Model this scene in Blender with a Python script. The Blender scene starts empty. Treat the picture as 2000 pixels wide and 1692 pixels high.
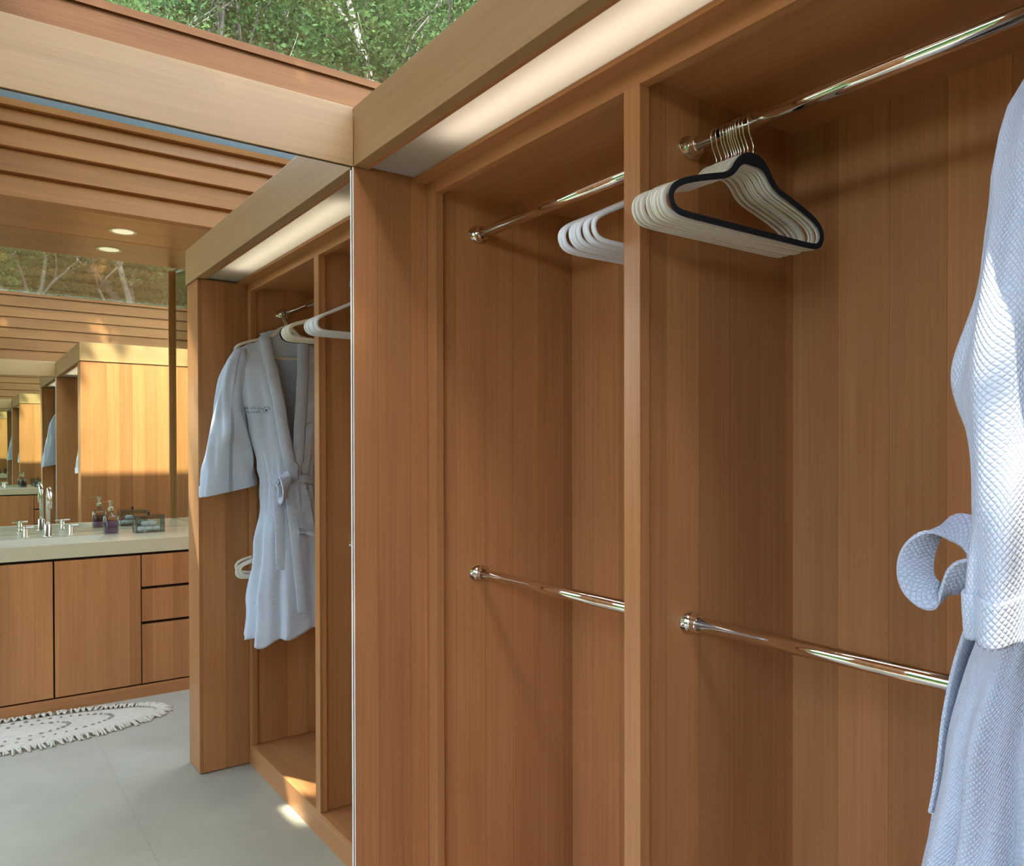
import bpy, bmesh, math, random
from mathutils import Vector, Matrix, noise
from mathutils.bvhtree import BVHTree
sc = bpy.context.scene
COL = sc.collection
random.seed(7)
PI = math.pi
# ------------------------------------------------------------------ camera
CAMZ = 1.414
yaw, pitch, roll = math.radians(35.695), math.radians(-0.4715), math.radians(-0.112)
F = Vector((math.sin(yaw)*math.cos(pitch), math.cos(yaw)*math.cos(pitch), math.sin(pitch)))
R = Vector((math.cos(yaw), -math.sin(yaw), 0)); U = R.cross(F)
R2 = math.cos(roll)*R + math.sin(roll)*U; U2 = -math.sin(roll)*R + math.cos(roll)*U
cam = bpy.data.cameras.new('camera'); co = bpy.data.objects.new('camera', cam); COL.objects.link(co)
cam.sensor_width = 36; cam.lens = 1519.9*36/2000; cam.shift_y = 43.6/2000
cam.clip_start = 0.02; cam.clip_end = 300
co.matrix_world = Matrix(((R2.x, U2.x, -F.x, 0), (R2.y, U2.y, -F.y, 0), (R2.z, U2.z, -F.z, CAMZ), (0, 0, 0, 1)))
sc.camera = co
# ------------------------------------------------------------------ world, sun, exposure
w = bpy.data.worlds.new('sky'); sc.world = w; w.use_nodes = True
nt = w.node_tree; bg = nt.nodes['Background']
sky = nt.nodes.new('ShaderNodeTexSky'); sky.sky_type = 'NISHITA'; sky.sun_disc = False
sky.sun_elevation = math.radians(58); sky.sun_rotation = math.radians(195); sky.air_density = 1.0; sky.dust_density = 1.5
wm = nt.nodes.new('ShaderNodeMix'); wm.data_type = 'RGBA'; wm.inputs[0].default_value = 0.6; wm.inputs[7].default_value = (1.0, 1.03, 1.03, 1)
nt.links.new(sky.outputs[0], wm.inputs[6]); nt.links.new(wm.outputs[2], bg.inputs[0]); bg.inputs[1].default_value = 1.5
sun = bpy.data.lights.new('sun', 'SUN'); sun.energy = 8.5; sun.angle = math.radians(0.8); sun.color = (1.0, 0.95, 0.86)
so = bpy.data.objects.new('sun', sun); COL.objects.link(so)
SUND = Vector((0.50, 1.0, -1.76)).normalized()
so.rotation_euler = SUND.to_track_quat('-Z', 'Y').to_euler(); so.location = (0, -6, 12)
sc.view_settings.view_transform = 'Standard'; sc.view_settings.look = 'None'
sc.view_settings.gamma = 1; sc.view_settings.use_curve_mapping = False
sc.view_settings.exposure = 1.5
cy = sc.cycles
cy.max_bounces = 14; cy.diffuse_bounces = 6; cy.glossy_bounces = 8; cy.transmission_bounces = 8; cy.transparent_max_bounces = 24
cy.caustics_reflective = True; cy.caustics_refractive = False; cy.sample_clamp_indirect = 5; cy.blur_glossy = 0.3
cy.use_denoising = True

def portal(name, loc, rot, sx, sy):
    l = bpy.data.lights.new(name, 'AREA'); l.shape = 'RECTANGLE'; l.size = sx; l.size_y = sy; l.cycles.is_portal = True
    o = bpy.data.objects.new(name, l); COL.objects.link(o); o.location = loc; o.rotation_euler = rot
portal('portal_roof', (1.3, 1.22, 3.31), (0, 0, 0), 1.8, 4.7)
portal('portal_window', (-1.39, -0.285, 1.37), (0, -PI/2, 0), 2.55, 2.7)

# ------------------------------------------------------------------ dimensions (metres)
D = 1.90                       # plane of the mirror wall
X0, XF, XB = 0.856, 1.075, 1.576    # valance front, closet face, closet back
ZHB, ZHT = 2.154, 2.308        # valance bottom and top
YC1, YC2 = 0.095, 0.281        # end column
YD2, YD1 = 1.073, 1.117        # divider
XR = 1.2253; ZRU, ZRL = 2.0265, 1.058
YB = -1.71                     # vanity mirror wall
YE = -1.129; ZC = 2.748; ZT = 3.271; YA = 3.62
XS = 1.345; XL = -1.35; XRW = 2.65; XK = 0.08

# ------------------------------------------------------------------ materials
def newmat(name):
    m = bpy.data.materials.new(name); m.use_nodes = True
    return m, m.node_tree, m.node_tree.nodes['Principled BSDF']
def N(nt, t, **kw):
    n = nt.nodes.new(t)
    for k, v in kw.items(): setattr(n, k, v)
    return n
def mth(nt, op, a, b=None, c=None):
    n = nt.nodes.new('ShaderNodeMath'); n.operation = op
    for i, q in enumerate((a, b, c)):
        if q is None: continue
        if isinstance(q, (int, float)): n.inputs[i].default_value = q
        else: nt.links.new(q, n.inputs[i])
    return n.outputs[0]
def plain(name, col, rough=0.5, metal=0.0, var=0.06, vs=30, bump=0, sheen=0):
    m, nt, b = newmat(name)
    tc = N(nt, 'ShaderNodeTexCoord'); no = N(nt, 'ShaderNodeTexNoise'); no.inputs['Scale'].default_value = vs; no.inputs['Detail'].default_value = 4
    nt.links.new(tc.outputs['Object'], no.inputs['Vector'])
    mr = N(nt, 'ShaderNodeMapRange'); mr.inputs[3].default_value = 1-var; mr.inputs[4].default_value = 1+var
    nt.links.new(no.outputs['Fac'], mr.inputs[0])
    mx = N(nt, 'ShaderNodeMix', data_type='RGBA', blend_type='MULTIPLY'); mx.inputs[0].default_value = 1
    mx.inputs[6].default_value = (*col, 1); nt.links.new(mr.outputs[0], mx.inputs[7]); nt.links.new(mx.outputs[2], b.inputs['Base Color'])
    b.inputs['Roughness'].default_value = rough; b.inputs['Metallic'].default_value = metal
    if sheen: b.inputs['Sheen Weight'].default_value = sheen
    if bump:
        bp = N(nt, 'ShaderNodeBump'); bp.inputs['Strength'].default_value = bump; bp.inputs['Distance'].default_value = 0.002
        nt.links.new(no.outputs['Fac'], bp.inputs['Height']); nt.links.new(bp.outputs[0], b.inputs['Normal'])
    return m
def wood(name, col, col2, grain='Z', bw=0.11, rough=0.38, seed=0.0, tone=0.16, seam=0.55, spec=0.28):
    m, nt, b = newmat(name)
    tc = N(nt, 'ShaderNodeTexCoord'); sp = N(nt, 'ShaderNodeSeparateXYZ'); nt.links.new(tc.outputs['Object'], sp.inputs[0])
    ax = {'X': 0, 'Y': 1, 'Z': 2}[grain]; ot = [i for i in range(3) if i != ax]
    al = sp.outputs[ax]; ac = mth(nt, 'ADD', sp.outputs[ot[0]], sp.outputs[ot[1]]); ac = mth(nt, 'ADD', ac, 11.37+seed)
    q = mth(nt, 'DIVIDE', ac, bw); bid = mth(nt, 'FLOOR', q); fr = mth(nt, 'FRACT', q)
    wn = N(nt, 'ShaderNodeTexWhiteNoise', noise_dimensions='1D'); nt.links.new(bid, wn.inputs['W'])
    def gr(sa, sl, det, off):
        cb = N(nt, 'ShaderNodeCombineXYZ')
        nt.links.new(mth(nt, 'MULTIPLY', ac, sa), cb.inputs[0]); nt.links.new(mth(nt, 'MULTIPLY', al, sl), cb.inputs[1])
        nt.links.new(mth(nt, 'ADD', mth(nt, 'MULTIPLY', bid, 3.7), off), cb.inputs[2])
        no = N(nt, 'ShaderNodeTexNoise'); no.inputs['Scale'].default_value = 1; no.inputs['Detail'].default_value = det
        no.inputs['Roughness'].default_value = 0.55
        nt.links.new(cb.outputs[0], no.inputs['Vector']); return no.outputs['Fac']
    g1 = gr(130, 1.6, 3, 0); g2 = gr(9, 0.9, 3, 5.5); g3 = gr(420, 9, 2, 9)
    f = mth(nt, 'ADD', mth(nt, 'MULTIPLY', g1, 0.42), mth(nt, 'MULTIPLY', g2, 0.46)); f = mth(nt, 'ADD', f, mth(nt, 'MULTIPLY', g3, 0.14))
    mr = N(nt, 'ShaderNodeMapRange'); mr.inputs[1].default_value = 0.33; mr.inputs[2].default_value = 0.70; nt.links.new(f, mr.inputs[0])
    mx = N(nt, 'ShaderNodeMix', data_type='RGBA'); mx.inputs[6].default_value = (*col, 1); mx.inputs[7].default_value = (*col2, 1)
    nt.links.new(mr.outputs[0], mx.inputs[0])
    tn = N(nt, 'ShaderNodeMapRange'); tn.inputs[3].default_value = 1-tone; tn.inputs[4].default_value = 1+tone; nt.links.new(wn.outputs['Value'], tn.inputs[0])
    e = mth(nt, 'MINIMUM', fr, mth(nt, 'SUBTRACT', 1, fr)); sm = mth(nt, 'GREATER_THAN', e, 0.0006/bw)
    sv = mth(nt, 'MAXIMUM', sm, seam); sv = mth(nt, 'MULTIPLY', sv, tn.outputs[0])
    m2 = N(nt, 'ShaderNodeMix', data_type='RGBA', blend_type='MULTIPLY'); m2.inputs[0].default_value = 1
    nt.links.new(mx.outputs[2], m2.inputs[6]); nt.links.new(sv, m2.inputs[7]); nt.links.new(m2.outputs[2], b.inputs['Base Color'])
    b.inputs['Roughness'].default_value = rough; b.inputs['Specular IOR Level'].default_value = spec
    bp = N(nt, 'ShaderNodeBump'); bp.inputs['Strength'].default_value = 0.12; bp.inputs['Distance'].default_value = 0.0006
    nt.links.new(g1, bp.inputs['Height']); nt.links.new(bp.outputs[0], b.inputs['Normal'])
    return m
C1, C2 = (0.350, 0.143, 0.050), (0.49, 0.222, 0.086)
P1, P2 = (0.31, 0.185, 0.078), (0.40, 0.250, 0.115)
WV = wood('fir_vertical', C1, C2, 'Z', 0.115)
WV2 = wood('fir_vertical_narrow', C1, C2, 'Z', 0.098, seed=0.31)
WY = wood('fir_along_closet', C1, C2, 'Y', 0.35, tone=0.05)
WX = wood('fir_along_wall', C1, C2, 'X', 0.13, tone=0.10, seam=1.0)
WB = wood('shaded_fir_boards', (0.15, 0.060, 0.019), (0.24, 0.108, 0.037), 'X', 0.13, tone=0.10, seam=1.0, rough=0.6, spec=0.15)  # same fir as the near boards, coloured darker for weaker light there
PY = wood('pale_fir_along_closet', P1, P2, 'Y', 0.5, tone=0.04, seam=1, rough=0.45)
PX = wood('pale_fir_along_wall', P1, P2, 'X', 0.5, tone=0.04, seam=1, rough=0.45)
DARK = plain('dark_gap', (0.03, 0.018, 0.012), 0.8)
CHROME = plain('polished_chrome', (0.80, 0.77, 0.72), 0.06, 1.0, 0.02)
NICKEL = plain('brushed_nickel', (0.72, 0.68, 0.60), 0.22, 1.0, 0.03)
WIRE = plain('hook_wire', (0.75, 0.72, 0.68), 0.18, 1.0, 0.02)
CREAM = plain('cream_velvet', (0.74, 0.68, 0.56), 0.9, 0, 0.10, 900, 0.5, 0.4)
BLACK = plain('black_velvet', (0.004, 0.005, 0.011), 0.95, 0, 0.2, 900, 0.5, 0.0)
WPLAS = plain('white_plastic', (0.74, 0.77, 0.82), 0.3, 0, 0.03)
STONE = plain('cream_stone', (0.50, 0.44, 0.30), 0.35, 0, 0.05, 14)
SKYGREY = plain('sky_grey_strip', (0.13, 0.20, 0.24), 0.5, 0.3, 0.1, 8)
WHITEM = plain('white_paint', (0.75, 0.74, 0.70), 0.5, 0, 0.02)
BARK = plain('grey_bark', (0.14, 0.125, 0.11), 0.9, 0, 0.45, 6, 0.8)
COTTON = plain('undyed_cotton', (0.56, 0.50, 0.40), 0.95, 0, 0.18, 60, 1.0)
THREAD = plain('teal_thread', (0.04, 0.11, 0.14), 0.8)
LABELM = plain('grey_label', (0.30, 0.30, 0.33), 0.8)
def mirror_mat():
    m, nt, b = newmat('mirror_silver'); g = N(nt, 'ShaderNodeBsdfGlossy'); g.inputs['Roughness'].default_value = 0.0
    g.inputs['Color'].default_value = (0.87, 0.915, 0.86, 1)
    nt.links.new(g.outputs[0], nt.nodes['Material Output'].inputs[0]); return m
MIR = mirror_mat()
def glass_mat(name, tint, refl=1.0):
    m, nt, b = newmat(name); t = N(nt, 'ShaderNodeBsdfTransparent'); t.inputs[0].default_value = (*tint, 1)
    g = N(nt, 'ShaderNodeBsdfGlossy'); g.inputs['Roughness'].default_value = 0.0
    lw = N(nt, 'ShaderNodeLayerWeight'); lw.inputs[0].default_value = 0.5; mx = N(nt, 'ShaderNodeMixShader')
    f5 = mth(nt, 'MULTIPLY_ADD', mth(nt, 'POWER', lw.outputs['Facing'], 5), 0.90, 0.04)
    nt.links.new(mth(nt, 'MULTIPLY', f5, refl), mx.inputs[0]); nt.links.new(t.outputs[0], mx.inputs[1]); nt.links.new(g.outputs[0], mx.inputs[2])
    nt.links.new(mx.outputs[0], nt.nodes['Material Output'].inputs[0]); return m
GLASS = glass_mat('window_glass', (0.97, 0.985, 0.975))
CLEAR = glass_mat('clear_glass', (0.86, 0.90, 0.90), 1.4)
LIQ = glass_mat('violet_liquid', (0.48, 0.40, 0.62), 1.0)
def diffuser_mat():
    m, nt, b = newmat('opal_diffuser'); t = N(nt, 'ShaderNodeBsdfTranslucent'); t.inputs[0].default_value = (0.9, 0.86, 0.78, 1)
    d = N(nt, 'ShaderNodeBsdfDiffuse'); d.inputs[0].default_value = (0.62, 0.58, 0.50, 1); mx = N(nt, 'ShaderNodeMixShader'); mx.inputs[0].default_value = 0.35
    nt.links.new(t.outputs[0], mx.inputs[1]); nt.links.new(d.outputs[0], mx.inputs[2]); nt.links.new(mx.outputs[0], nt.nodes['Material Output'].inputs[0]); return m
OPAL = diffuser_mat()
def lamp_mat():
    m, nt, b = newmat('lamp_lens'); b.inputs['Base Color'].default_value = (0.8, 0.75, 0.6, 1)
    b.inputs['Emission Color'].default_value = (1, 0.86, 0.6, 1); b.inputs['Emission Strength'].default_value = 0.25; return m
LAMP = lamp_mat()
def cloth_mat():
    m, nt, b = newmat('white_quilted_cotton')
    b.inputs['Base Color'].default_value = (0.58, 0.62, 0.73, 1); b.inputs['Roughness'].default_value = 0.9
    b.inputs['Sheen Weight'].default_value = 0.15
    uv = N(nt, 'ShaderNodeUVMap'); uv.uv_map = 'UVMap'; sp = N(nt, 'ShaderNodeSeparateXYZ'); nt.links.new(uv.outputs[0], sp.inputs[0])
    k = PI/0.0075
    s1 = mth(nt, 'SINE', mth(nt, 'MULTIPLY', mth(nt, 'ADD', sp.outputs[0], sp.outputs[1]), k))
    s2 = mth(nt, 'SINE', mth(nt, 'MULTIPLY', mth(nt, 'SUBTRACT', sp.outputs[0], sp.outputs[1]), k))
    h = mth(nt, 'POWER', mth(nt, 'MULTIPLY', mth(nt, 'ABSOLUTE', s1), mth(nt, 'ABSOLUTE', s2)), 0.4)
    bp = N(nt, 'ShaderNodeBump'); bp.inputs['Strength'].default_value = 0.8; bp.inputs['Distance'].default_value = 0.0022
    nt.links.new(h, bp.inputs['Height']); nt.links.new(bp.outputs[0], b.inputs['Normal'])
    return m
ROBE = cloth_mat()
def floor_mat():
    m, nt, b = newmat('pale_stone_floor')
    tc = N(nt, 'ShaderNodeTexCoord'); sp = N(nt, 'ShaderNodeSeparateXYZ'); nt.links.new(tc.outputs['Object'], sp.inputs[0])
    no = N(nt, 'ShaderNodeTexNoise'); no.inputs['Scale'].default_value = 2.2; no.inputs['Detail'].default_value = 7; no.inputs['Roughness'].default_value = 0.6
    nt.links.new(tc.outputs['Object'], no.inputs['Vector'])
    rp = N(nt, 'ShaderNodeValToRGB'); rp.color_ramp.elements[0].position = 0.3; rp.color_ramp.elements[0].color = (0.33, 0.312, 0.245, 1)
    rp.color_ramp.elements[1].position = 0.7; rp.color_ramp.elements[1].color = (0.42, 0.40, 0.315, 1); nt.links.new(no.outputs['Fac'], rp.inputs[0])
    def seam(o, off, p):
        q = mth(nt, 'FRACT', mth(nt, 'DIVIDE', mth(nt, 'ADD', o, 60*p-off), p)); e = mth(nt, 'MINIMUM', q, mth(nt, 'SUBTRACT', 1, q)); return mth(nt, 'GREATER_THAN', e, 0.0012/p)
    s = mth(nt, 'MULTIPLY', seam(sp.outputs[0], 0.561, 0.9), seam(sp.outputs[1], -0.28, 1.2)); s = mth(nt, 'MAXIMUM', s, 0.78)
    mx = N(nt, 'ShaderNodeMix', data_type='RGBA', blend_type='MULTIPLY'); mx.inputs[0].default_value = 1
    nt.links.new(rp.outputs[0], mx.inputs[6]); nt.links.new(s, mx.inputs[7]); nt.links.new(mx.outputs[2], b.inputs['Base Color'])
    b.inputs['Roughness'].default_value = 0.42; b.inputs['Specular IOR Level'].default_value = 0.4
    return m
FLOOR = floor_mat()
def leaf_mat(name, a, c):
    m, nt, b = newmat(name)
    tc = N(nt, 'ShaderNodeTexCoord'); no = N(nt, 'ShaderNodeTexNoise'); no.inputs['Scale'].default_value = 1.6; no.inputs['Detail'].default_value = 5
    nt.links.new(tc.outputs['Object'], no.inputs['Vector'])
    rp = N(nt, 'ShaderNodeValToRGB'); rp.color_ramp.elements[0].position = 0.35; rp.color_ramp.elements[0].color = (*a, 1)
    rp.color_ramp.elements[1].position = 0.65; rp.color_ramp.elements[1].color = (*c, 1); nt.links.new(no.outputs['Fac'], rp.inputs[0])
    d = N(nt, 'ShaderNodeBsdfDiffuse'); t = N(nt, 'ShaderNodeBsdfTranslucent'); mx = N(nt, 'ShaderNodeMixShader'); mx.inputs[0].default_value = 0.35
    nt.links.new(rp.outputs[0], d.inputs[0]); nt.links.new(rp.outputs[0], t.inputs[0]); nt.links.new(d.outputs[0], mx.inputs[1]); nt.links.new(t.outputs[0], mx.inputs[2])
    nt.links.new(mx.outputs[0], nt.nodes['Material Output'].inputs[0]); return m
LEAF = leaf_mat('cypress_leaf', (0.025, 0.055, 0.022), (0.07, 0.12, 0.04))
LEAF2 = leaf_mat('bright_leaf', (0.018, 0.050, 0.020), (0.070, 0.130, 0.045))
GRASS = leaf_mat('grass', (0.04, 0.07, 0.03), (0.07, 0.11, 0.05))

# ------------------------------------------------------------------ mesh helpers
class MB:
    def __init__(s): s.v = []; s.f = []; s.uv = []
    def add(s, vs, fs, uvs=None):
        b = len(s.v); s.v += [tuple(v) for v in vs]; s.f += [tuple(b+i for i in f) for f in fs]
        s.uv += list(uvs) if uvs else [(0, 0)]*len(vs)
        return s
    def box(s, x0, x1, y0, y1, z0, z1):
        vs = [(x, y, z) for x in (x0, x1) for y in (y0, y1) for z in (z0, z1)]
        return s.add(vs, [(0, 1, 3, 2), (4, 6, 7, 5), (0, 4, 5, 1), (2, 3, 7, 6), (0, 2, 6, 4), (1, 5, 7, 3)])
    def prism(s, pts, axis, a0, a1):     # polygon in the two other axes, extruded along axis
        n = len(pts)
        def mk(p, t):
            if axis == 'X': return (t, p[0], p[1])
            if axis == 'Y': return (p[0], t, p[1])
            return (p[0], p[1], t)
        vs = [mk(p, a0) for p in pts] + [mk(p, a1) for p in pts]
        fs = [(i, (i+1) % n, n+(i+1) % n, n+i) for i in range(n)] + [tuple(range(n))[::-1], tuple(range(n, 2*n))]
        return s.add(vs, fs)
    def lathe(s, prof, c, n=32, axis='Z', cap=True):
        vs = []; fs = []
        for r, h in prof:
            for k in range(n):
                a = 2*PI*k/n; p = (r*math.cos(a), r*math.sin(a), h)
                if axis == 'Y': p = (p[0], p[2], p[1])
                if axis == 'X': p = (p[2], p[0], p[1])
                vs.append((c[0]+p[0], c[1]+p[1], c[2]+p[2]))
        m = len(prof)
        for i in range(m-1):
            for k in range(n): fs.append((i*n+k, i*n+(k+1) % n, (i+1)*n+(k+1) % n, (i+1)*n+k))
        if cap: fs += [tuple(range(n))[::-1], tuple((m-1)*n+k for k in range(n))]
        return s.add(vs, fs)
    def sweep(s, path, prof, closed=False, up=Vector((0, 1, 0)), scale=None, uvs=False):
        # prof: list of (a, b): a along side vector, b along 'up'
        n = len(path); m = len(prof); vs = []; fs = []; uvl = []
        path = [Vector(p) for p in path]; L = 0
        for i, p in enumerate(path):
            if closed: t = path[(i+1) % n]-path[i-1]
            else: t = path[min(i+1, n-1)]-path[max(i-1, 0)]
            t.normalize(); u = up if not callable(up) else up(i)
            side = t.cross(u)
            if side.length < 1e-5: side = t.orthogonal()
            side.normalize(); u2 = side.cross(t).normalized(); sc_ = scale[i] if scale else (1, 1)
            if i: L += (path[i]-path[i-1]).length
            for j, (a, b) in enumerate(prof):
                vs.append(p+side*a*sc_[0]+u2*b*sc_[1]); uvl.append((a+b*.7, L))
        for i in range(n if closed else n-1):
            for j in range(m):
                fs.append((i*m+j, i*m+(j+1) % m, ((i+1) % n)*m+(j+1) % m, ((i+1) % n)*m+j))
        if not closed: fs += [tuple(range(m))[::-1], tuple((n-1)*m+j for j in range(m))]
        return s.add(vs, fs, uvl)
    def grid(s, P, uvs, wrap=False):
        r = len(P); c = len(P[0]); vs = [p for row in P for p in row]; fs = []
        for i in range(r-1):
            for j in range(c if wrap else c-1): fs.append((i*c+j, i*c+(j+1) % c, (i+1)*c+(j+1) % c, (i+1)*c+j))
        return s.add(vs, fs, [q for row in uvs for q in row])
    def build(s, name, mat, parent=None, smooth=False, bevel=0, solid=0, sub=0):
        me = bpy.data.meshes.new(name); me.from_pydata(s.v, [], s.f); me.materials.append(mat)
        uvl = me.uv_layers.new(name='UVMap')
        for l in me.loops: uvl.data[l.index].uv = s.uv[l.vertex_index]
        bm = bmesh.new(); bm.from_mesh(me); bmesh.ops.recalc_face_normals(bm, faces=bm.faces); bm.to_mesh(me); bm.free()
        if smooth:
            for p in me.polygons: p.use_smooth = True
        o = bpy.data.objects.new(name, me); COL.objects.link(o)
        if parent is not None: o.parent = parent
        if solid: q = o.modifiers.new('thick', 'SOLIDIFY'); q.thickness = solid; q.offset = 0
        if bevel: q = o.modifiers.new('bevel', 'BEVEL'); q.width = bevel; q.segments = 2; q.limit_method = 'ANGLE'; q.angle_limit = math.radians(40)
        if sub: q = o.modifiers.new('sub', 'SUBSURF'); q.levels = sub; q.render_levels = sub
        return o
def circ(r, n=10, r2=None): return [(r*math.cos(2*PI*k/n), (r2 or r)*math.sin(2*PI*k/n)) for k in range(n)]
def smoothpath(pts, it=3, closed=False):
    pts = [Vector(p) for p in pts]
    for _ in range(it):
        q = []; n = len(pts)
        if not closed: q.append(pts[0])
        for i in range(n if closed else n-1):
            a, b = pts[i], pts[(i+1) % n]; q += [a*.75+b*.25, a*.25+b*.75]
        if not closed: q.append(pts[-1])
        pts = q
    return pts
def tag(o, label=None, cat=None, group=None, kind=None):
    if label: o['label'] = label
    if cat: o['category'] = cat
    if group: o['group'] = group
    if kind: o['kind'] = kind
    return o
def empty(name, loc, label=None, cat=None, group=None, kind=None):
    o = bpy.data.objects.new(name, None); COL.objects.link(o); o.location = loc; o.empty_display_size = 0.1
    return tag(o, label, cat, group, kind)
def reparent(o, root):        # part built in world coordinates, root already placed (no rotation)
    o.parent = root; o.matrix_parent_inverse = Matrix.Translation(-Vector(root.location)); return o
def part(mb, name, mat, root, **kw):
    o = mb.build(name, mat, None, **kw); reparent(o, root); return o
def sub(mb, name, mat, par, **kw):      # a sub-part of a part
    o = mb.build(name, mat, None, **kw); o.parent = par; o.matrix_parent_inverse = Matrix.Identity(4)
    o.matrix_parent_inverse = Matrix.Identity(4); return o
def struct(mb, name, mat, **kw):
    o = mb.build(name, mat, None, **kw); o['kind'] = 'structure'; return o

# ------------------------------------------------------------------ room shell
struct(MB().box(XL-0.1, XRW, YB-0.1, YA+0.1, -0.12, 0.0), 'floor', FLOOR)
struct(MB().box(-60, 60, -60, 60, -0.6, -0.13), 'ground', GRASS)
struct(MB().box(XL-0.1, XRW, YB-0.12, YB-0.006, 0, 3.42), 'wall_near', WV)
struct(MB().box(XRW, XRW+0.12, YB-0.12, YA+0.12, 0, 2.3), 'wall_right', WV)
far = struct(MB().box(XL-0.1, X0-0.002, D+0.012, D+0.10, 0, ZHT-0.02).box(X0-0.002, XRW, D+0.004, D+0.10, 0, ZHT-0.02), 'wall_partition', WV)
# end wall beyond the partition and lapped boards under the skylight, both ends
def lapped(y, out, zs, x0, x1, zlow, yback, dp=1.0):
    out = out*dp
    pts = [(yback, zlow), (y, zlow)]
    for a, b in zip(zs[:-1], zs[1:]):          # from low to high
        pts += [(y+out*0.040, a+0.001), (y+out*0.040, a+0.004), (y+out*0.018, b-0.016), (y-out*0.004, b-0.015), (y-out*0.004, b+0.0)]
    pts += [(y+out*0.045, zs[-1]), (y+out*0.045, ZT), (yback, ZT)]
    m = MB(); m.prism(pts, 'X', x0, x1); return m
zs = [2.757, 2.886, 3.02, 3.146, 3.236]
struct(lapped(YE, 1, zs, XL, XRW, ZC, YE-0.06), 'wall_upper_near', WX)
zs2 = [1.85, 1.97, 2.09, 2.21, 2.335, 2.46, 2.595, 2.73, 2.853, 2.978, 3.103, 3.236]
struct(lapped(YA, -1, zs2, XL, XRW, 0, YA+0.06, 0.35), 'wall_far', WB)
cb = MB(); cb.box(XL-0.1, XRW, YB, YE-0.061, ZC, ZC+0.08)
struct(cb, 'ceiling', WX)
struct(MB().box(XL-0.1, XK, YE-0.06, YA+0.06, ZT+0.001, ZT+0.13), 'roof', WY)
struct(MB().box(XK, XRW+0.1, -1.30, -1.15, ZT+0.002, 3.42), 'trim_1', SKYGREY)  # added strip, its blue-grey stands in for sky past the roof edge
# glass roof and clerestory
win = empty('window_2', (1.3, 1.2, ZT+0.02), kind='structure')
part(MB().box(XK, XRW+0.1, YE-0.01, YA+0.05, ZT+0.012, ZT+0.024), 'pane', GLASS, win)
win3 = empty('window_3', (XRW+0.05, 1, 2.3), kind='structure')
part(MB().box(XRW+0.03, XRW+0.042, YE, YA, 2.3, ZT), 'pane', GLASS, win3)
# window wall on the left
WY0, WY1, WZ0, WZ1 = -1.62, 1.05, 0.12, 2.62
wl = MB().box(XL-0.1, XL, YB-0.12, WY0, 0, ZT).box(XL-0.1, XL, WY1, YA+0.06, 0, ZT).box(XL-0.1, XL, WY0, WY1, 0, WZ0).box(XL-0.1, XL, WY0, WY1, WZ1, ZT)
struct(wl, 'wall_left', WV)
win1 = empty('window_1', (XL, -0.7, 0), kind='structure')
fr = MB().box(XL-0.08, XL-0.02, WY0, WY1, WZ0, WZ0+0.04).box(XL-0.08, XL-0.02, WY0, WY1, WZ1-0.04, WZ1)
for y in (WY0+0.02, -0.285, WY1-0.02): fr.box(XL-0.08, XL-0.02, y-0.02, y+0.02, WZ0+0.04, WZ1-0.04)
part(fr, 'window_frame', WV, win1)
for a, b in ((WY0+0.04, -0.305), (-0.265, WY1-0.04)): part(MB().box(XL-0.055, XL-0.047, a, b, WZ0+0.04, WZ1-0.04), 'pane', GLASS, win1)

# beam above the mirror
struct(MB().box(XL, X0-0.0005, D-0.001, D+0.10, ZHB, ZHT), 'trim_2', PX, bevel=0.0015)

# ------------------------------------------------------------------ mirrors
mir = empty('wall_mirror', (-0.25, D, 0), 'large frameless wall mirror beneath the pale beam, filling the wall left of the closet', 'mirror')
part(MB().box(XL, X0-0.006, D+0.003, D+0.009, 0.002, ZHB-0.003), 'mirror_pane', MIR, mir)
ed = MB(); ed.box(X0-0.0075, X0-0.0055, D+0.001, D+0.009, 0.002, ZHB-0.010).box(X0-0.0022, X0-0.0002, D+0.000, D+0.004, 0.002, ZHB-0.002)
part(ed, 'edge_strip', plain('bright_edge', (0.90, 0.88, 0.80), 0.4, 0.0), mir)
part(MB().box(XL, X0-0.002, D+0.009, D+0.0115, 0.0, ZHB-0.001), 'backing', DARK, mir)
mb_ = empty('vanity_mirror', (0, YB, 0.91), 'wide frameless mirror standing on the stone countertop behind the tall faucet', 'mirror')
part(MB().box(XL, XS-0.0065, YB-0.0055, YB, 0.904, ZC-0.001), 'mirror_pane', MIR, mb_)
wing = empty('wing_panel', (XS+0.02, -1.3, 0), 'narrow wooden wing panel at the right end of the stone countertop', 'panel')
part(MB().box(XS+0.0, XS+0.045, YB, -1.02, 0, ZC-0.001), 'panel', WV, wing)
part(MB().box(XS-0.03, XS+0.045, -1.02, -0.995, 0.0, ZC-0.001), 'edge_strip', WV, wing)
ms = empty('side_mirror', (XS, -1.36, 0.91), 'side mirror at right angles to the vanity mirror on the wing panel', 'mirror')
part(MB().box(XS-0.006, XS-0.0005, YB+0.001, -1.0205, 0.904, ZC-0.002), 'mirror_pane', MIR, ms)

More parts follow.
